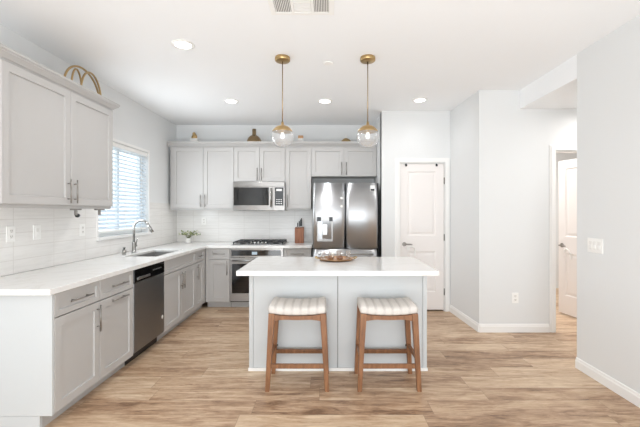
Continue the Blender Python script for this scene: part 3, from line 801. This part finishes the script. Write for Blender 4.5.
def plate(label, cat, ax, u, v, n, wd, ht, kind, group):
    t = thing('wall_outlet' if cat == 'outlet' else 'light_switch', label, cat, AX[ax](u, v, n), group)
    MB(ax).box(u-wd/2, u+wd/2, v-ht/2, v+ht/2, n+.0003, n+.006).obj('cover_plate', 'plate', t, .002)
    if kind == 'outlet':
        for dv in (-.021, .021):
            o = MB(ax).box(u-.016, u+.016, v+dv-.014, v+dv+.014, n+.006, n+.008).obj('receptacle', 'ceramic', t, .002)
            MB(ax).box(u-.008, u-.005, v+dv-.002, v+dv+.008, n+.008, n+.0085).box(u+.005, u+.008, v+dv-.002, v+dv+.008, n+.008, n+.0085).box(u-.002, u+.002, v+dv-.009, v+dv-.005, n+.008, n+.0085).obj('slot', 'slot', o)
    else:
        k = int(kind)
        for i in range(k):
            c = u+(i-(k-1)/2)*.046
            o = MB(ax).box(c-.0165, c+.0165, v-.033, v+.033, n+.006, n+.008).obj('rocker', 'ceramic', t)
            MB(ax).box(c-.0125, c+.0125, v-.028, v+.004, n+.008, n+.0105).obj('rocker_key', 'plate', o, .001)
TL = XL+.009
plate('white outlet on the left tile splashback, nearest the camera', 'outlet', 'L', 2.70, 1.203, TL, .075, .118, 'outlet', 'outlets on the splashback')
plate('white single rocker switch on the left tile splashback', 'switch', 'L', 2.945, 1.203, TL, .075, .118, '1', None)
plate('white outlet on the left tile splashback beside the window, below the bracket', 'outlet', 'L', 3.49, 1.195, TL, .075, .118, 'outlet', 'outlets on the splashback')
plate('white outlet on the back tile splashback above the small plant', 'outlet', 'B', -1.966, 1.226, -(YB-.009), .075, .118, 'outlet', 'outlets on the splashback')
plate('white outlet low on the plain wall left of the hall doorway', 'outlet', 'B', 2.144, .39, -HY, .075, .118, 'outlet', None)
plate('white three-gang light switch on the right wall', 'switch', 'R', -2.917, 1.095, -XR, .165, .118, '3', None)

# ================================================================== CEILING FITTINGS
for x, y, l in ((-1.195, 2.954, 'round recessed ceiling light nearest the camera, towards the left wall cabinet'),
                (-1.20, 4.458, 'round recessed ceiling light at far left, beyond the sink and left of both pendants'),
                (-.025, 4.458, 'round recessed ceiling light between the two pendants'),
                (1.154, 4.42, 'round recessed ceiling light in front of the pantry door')):
    t = thing('downlight', l, 'ceiling light', (x, y, H), 'recessed ceiling lights')
    MB().lathe((x, y, H), [(.066, -.004), (.070, -.009), (.092, -.006), (.095, -.0005), (.066, -.0005)], 36, False, False).obj('trim_ring', 'plate', t)
    MB().lathe((x, y, H-.0036), [(.0655, 0), (.0655, .003)], 36).obj('lens', 'lens', t)
    ld_ = bpy.data.lights.new('downlight_lamp', 'SPOT'); ld_.energy = 5 if x > 1 else 21; ld_.spot_size = math.radians(165); ld_.spot_blend = .8; ld_.shadow_soft_size = .06; ld_.color = (.98, .985, 1)
    lo = bpy.data.objects.new('lamp', ld_); COL.objects.link(lo); lo.parent = t; lo.location = (0, 0, -.03)
tag(MB().lathe((.01, 3.32, H), [(.046, -.0005), (.046, -.006), (.036, -.010)], 28).obj('sprinkler_cover', 'plate'), 'small white round cover plate on the ceiling between the pendants', 'cover plate')
# air vent
vx0, vx1, vy0, vy1 = -.388, .048, 2.28, 2.497
t = thing('air_vent', 'white ceiling air vent with slatted grilles, top centre', 'vent', ((vx0+vx1)/2, (vy0+vy1)/2, H))
MB().slab([vx0, vx0+.035, -.245, -.225, -.108, -.088, vx1-.035, vx1], [vy0, vy0+.03, vy1-.03, vy1],
    lambda u, v: not (vy0+.03 < v < vy1-.03 and (vx0+.035 < u < -.245 or -.225 < u < -.108 or -.088 < u < vx1-.035)), H-.010, H-.0005).obj('frame', 'plate', t, .002)
MB().box(vx0+.036, vx1-.036, vy0+.031, vy1-.031, H-.0015, H-.0005).obj('duct', 'slot', t)
for x0, x1 in ((vx0+.036, -.246), (-.087, vx1-.036)):
    b = MB(); n = 9
    for k in range(n):
        x = x0+(x1-x0)*(k+.3)/n; b.box(x, x+.005, vy0+.031, vy1-.031, H-.009, H-.002)
    b.obj('louvre', 'plate', t)
b = MB()
for k in range(8):
    y = vy0+.032+(vy1-vy0-.064)*k/8; b.box(-.224, -.109, y, y+.013, H-.009, H-.002)
b.obj('louvre', 'plate', t)

# pendants
def pendant(x, y, label):
    R, zc = .0995, 2.048
    t = thing('pendant_light', label, 'pendant light', (x, y, H), 'pendants over the island')
    MB().lathe((x, y, H), [(.066, -.0005), (.068, -.006), (.068, -.030), (.062, -.036), (.012, -.038)], 36).obj('canopy', 'brass', t)
    MB().tube([Vector((x, y, H-.038)), Vector((x, y, zc+R+.02))], .0042, 10).obj('rod', 'bronze', t)
    k0 = math.radians(62)
    prof = [(.010, R+.034), (.012, R+.012)] + [((R+.003)*math.sin(a), (R+.003)*math.cos(a)) for a in [math.radians(d) for d in range(10, 68, 5)]]
    prof += [((R+.001)*math.sin(math.radians(d)), (R+.001)*math.cos(math.radians(d))) for d in (65, 40, 12)]
    MB().lathe((x, y, zc), prof, 40).obj('cap', 'brass', t)
    MB().lathe((x, y, zc), [(R*math.sin(math.radians(d)), R*math.cos(math.radians(d))) for d in list(range(52, 180, 8))+[179]], 40, False, True).obj('globe', 'globe', t)
    MB().lathe((x, y, zc), [(.016, .088), (.018, .042), (.014, .038)], 20).obj('socket', 'brass', t)
    MB().lathe((x, y, zc), [(.012, .038), (.016, .024), (.022, .004), (.017, -.014), (.006, -.022)], 20).obj('bulb', 'bulb', t)
pendant(-.400, 3.20, 'brass pendant light with clear glass globe, left of the pair over the island')
pendant(.366, 3.20, 'brass pendant light with clear glass globe, right of the pair over the island')

# ================================================================== SMALL THINGS
# plant in the corner
px, py = -2.135, 5.47
t = thing('potted_plant', 'small leafy sprig in a white vase in the back left worktop corner', 'plant', (px, py, ZT))
MB().lathe((px, py, ZT), [(.030, 0), (.040, .008), (.044, .035), (.036, .060), (.030, .068), (.033, .074), (.028, .071), (.024, .060)], 24).obj('vase', 'ceramic', t)
lf, st, fl = MB(), MB(), MB()
rnd = random.Random(3)
for k in range(13):
    a = 2*PI*k/13+rnd.uniform(-.2, .2); L = rnd.uniform(.08, .17); hz = rnd.uniform(.04, .115)
    p0 = Vector((px, py, ZT+.065)); p2 = Vector((px+.035+L*math.cos(a), py+min(L*math.sin(a), .12)*.8, ZT+.075+hz)); p1 = (p0+p2)/2+Vector((0, 0, .03))
    st.tube([p0, p1, p2], .0022, 6)
    for q in range(6):
        c = p1.lerp(p2, q/5)+Vector((rnd.uniform(-.015, .015), rnd.uniform(-.015, .015), rnd.uniform(-.008, .015)))
        d = Vector((rnd.uniform(-1, 1), rnd.uniform(-1, 1), rnd.uniform(-.2, .8))).normalized(); n = d.cross(Vector((rnd.uniform(-1, 1), rnd.uniform(-1, 1), 1))).normalized(); m_ = d.cross(n)
        l, wd = rnd.uniform(.028, .042), rnd.uniform(.008, .012)
        pp = [c, c+d*l*.35+n*wd, c+d*l*.7+n*wd*.8, c+d*l, c+d*l*.7-n*wd*.8, c+d*l*.35-n*wd]
        top = [lf.bm.verts.new(p+m_*.0008) for p in pp]; bot = [lf.bm.verts.new(p-m_*.0008) for p in pp]
        lf.face(top); lf.face(bot[::-1])
        for i in range(6): lf.face([top[i], bot[i], bot[(i+1) % 6], top[(i+1) % 6]])
    if k % 2 == 0:
        for q in range(4):
            c = p2+Vector((rnd.uniform(-.014, .014), rnd.uniform(-.014, .014), rnd.uniform(0, .014)))
            fl.lathe(c, [(.001, -.006), (.007, -.002), (.007, .002), (.001, .006)], 7)
lf.obj('leaves', 'leaf', t); st.obj('stems', 'stem', t); fl.obj('blossoms', 'petal', t)
# knife block and knives
kx, ky = (299.5-327)*5.47/356, 5.47
b = MB(); w2, d2_ = .068, .05
r0 = [(-w2, -d2_, 0), (w2, -d2_, 0), (w2, d2_, 0), (-w2, d2_, 0)]; r1 = [(-w2, -d2_, .228), (w2, -d2_, .228), (w2, d2_, .246), (-w2, d2_, .246)]
o = b.rings([[Vector((kx+p[0], ky+p[1], ZT+.0005+p[2])) for p in r] for r in (r0, r1)], smooth=False).obj('knife_block', 'block', None, .004)
tag(o, 'brown wooden knife block on the back worktop beside the refrigerator', 'knife block')
for dx, dy, hh, l in ((-.026, -.016, .075, 'black-handled knife in the wooden block, leftmost and shortest'), (-.002, -.008, .098, 'black-handled knife in the wooden block, second from the left'),
                      (.016, .012, .120, 'black-handled knife in the wooden block, second from the right'), (.030, .022, .138, 'black-handled knife in the wooden block, rightmost and tallest')):
    zt = ZT+.0005+.237+dy*.18+.002
    t = thing('kitchen_knife', l, 'knife', (kx+dx, ky+dy, zt), 'knives in the block')
    MB().box(kx+dx-.0012, kx+dx+.0012, ky+dy-.012, ky+dy+.012, zt, zt+.014).obj('blade', 'chrome', t)
    MB().box(kx+dx-.0075, kx+dx+.0075, ky+dy-.012, ky+dy+.012, zt+.0142, zt+hh).obj('knife_handle', 'black', t, .003)
# tray with glasses on the island
tx, ty = .088, 3.52
t = thing('serving_tray', 'round copper-gold serving tray with handles on the island', 'tray', (tx, ty, ZT))
MB().lathe((tx, ty, ZT+.0005), [(.135, 0), (.160, .004), (.176, .020), (.179, .020), (.163, .009), (.150, .006), (.02, .006)], 48).obj('dish', 'copper', t)
for s_ in (-1, 1):
    pts = [Vector((tx+s_*(.172+.034*math.sin(a)), ty+.055*math.cos(a), ZT+.020+.012*math.sin(a))) for a in [PI*k/10 for k in range(11)]]
    MB().tube(pts, .0055, 10).obj('tray_handle', 'brass', t)
zt = ZT+.007
for x, y, r, h, l in ((318.8, .02, .026, .078, 'clear glass tumbler at the left edge of the tray'),
                      (331.6, .05, .028, .080, 'clear glass tumbler in the middle of the tray, left one'),
                      (339.0, .06, .028, .080, 'clear glass tumbler in the middle of the tray, right one'),
                      (352.0, .03, .026, .082, 'clear glass tumbler at the right edge of the tray')):
    X = (x-327)*(ty+y)/356
    X = max(tx-.125, min(tx+.125, X))
    g = MB().lathe((X, ty+y, zt), [(r*.82, 0), (r*.9, .01), (r, h), (r-.0025, h), (r*.9-.003, .012), (.004, .010)], 28).obj('glass_tumbler', 'tumbler')
    tag(g, l, 'glass', 'glasses on the tray')
for x, y, r, h, l in ((.035, -.045, .030, .040, 'small amber votive cup at the front of the tray, left'), (.125, -.050, .030, .040, 'small amber votive cup at the front of the tray, right')):
    g = MB().lathe((x, ty+y, zt), [(r*.85, 0), (r, .01), (r, h), (r-.003, h), (r-.004, .010), (.004, .008)], 24).obj('votive_cup', 'amber')
    tag(g, l, 'cup', 'amber cups on the tray')

# decor on top of the wall cabinets
t = thing('hoop_sculpture', 'gold hoop sculpture on top of the left wall cabinet', 'sculpture', (-2.17, 3.16, UZ1))
for y0, y1, h, x, r in ((2.895, 3.425, .278, -2.165, .0085), (2.965, 3.155, .232, -2.150, .0075), (3.055, 3.400, .262, -2.135, .0085)):
    c, a_ = (y0+y1)/2, (y1-y0)/2
    pts = [Vector((x+.02*math.cos(q), c-a_*math.cos(q), UZ1+.008+h*max(0, math.sin(q))**.85)) for q in [PI*k/40 for k in range(41)]]
    MB().tube(pts, r, 12).obj('hoop', 'brass', t)
MB().box(-2.20, -2.10, 2.885, 3.435, UZ1+.0005, UZ1+.009).obj('base', 'brass', t)
dy = 5.52
X = (254.2-327)*dy/356
o = MB().lathe((X, dy, UZ1+.0005), [(.118, 0), (.120, .06), (.112, .115), (.092, .160), (.060, .192), (.034, .204), (.030, .215), (.030, .300), (.027, .300), (.024, .22)], 40).obj('brass_vase', 'bronze')
tag(o, 'round brass bottle vase standing above the microwave cabinet', 'vase')
X = (194.5-327)*dy/356
t = thing('figurine', 'small gold figurine on a white block atop the back left cabinet', 'figurine', (X, dy, UZ1))
MB().box(X-.055, X+.055, dy-.04, dy+.04, UZ1+.0005, UZ1+.150).obj('plinth', 'ceramic', t, .004)
b = MB(); z = UZ1+.1502
b.lathe((X-.008, dy, z), [(.034, 0), (.038, .02), (.030, .045), (.020, .062), (.024, .075), (.022, .090), (.008, .102)], 20)
b.lathe((X+.022, dy, z), [(.018, 0), (.020, .03), (.014, .055), (.004, .07)], 14)
b.obj('figure', 'brass', t)
X = (300.7-327)*dy/356
t = thing('trinket_box', 'small copper-topped white box above the narrow wall cabinet', 'box', (X, dy, UZ1))
MB().box(X-.045, X+.045, dy-.04, dy+.04, UZ1+.0005, UZ1+.150).obj('box_body', 'ceramic', t, .003)
MB().box(X-.038, X+.040, dy-.036, dy+.036, UZ1+.1505, UZ1+.196).obj('lid', 'copper', t, .004)
X = (346.1-327)*dy/356
t = thing('brass_dome', 'low brass dome ornament above the refrigerator cabinet', 'ornament', (X, dy, UZ1))
MB().lathe((X, dy, UZ1+.0005), [(.085, 0), (.086, .095), (.074, .118), (.050, .142), (.022, .156), (.008, .158)], 32).obj('dome', 'brass', t)
MB().lathe((X, dy, UZ1+.1588), [(.008, 0), (.010, .02), (.007, .05), (.003, .055)], 16).obj('finial', 'ceramic', t)
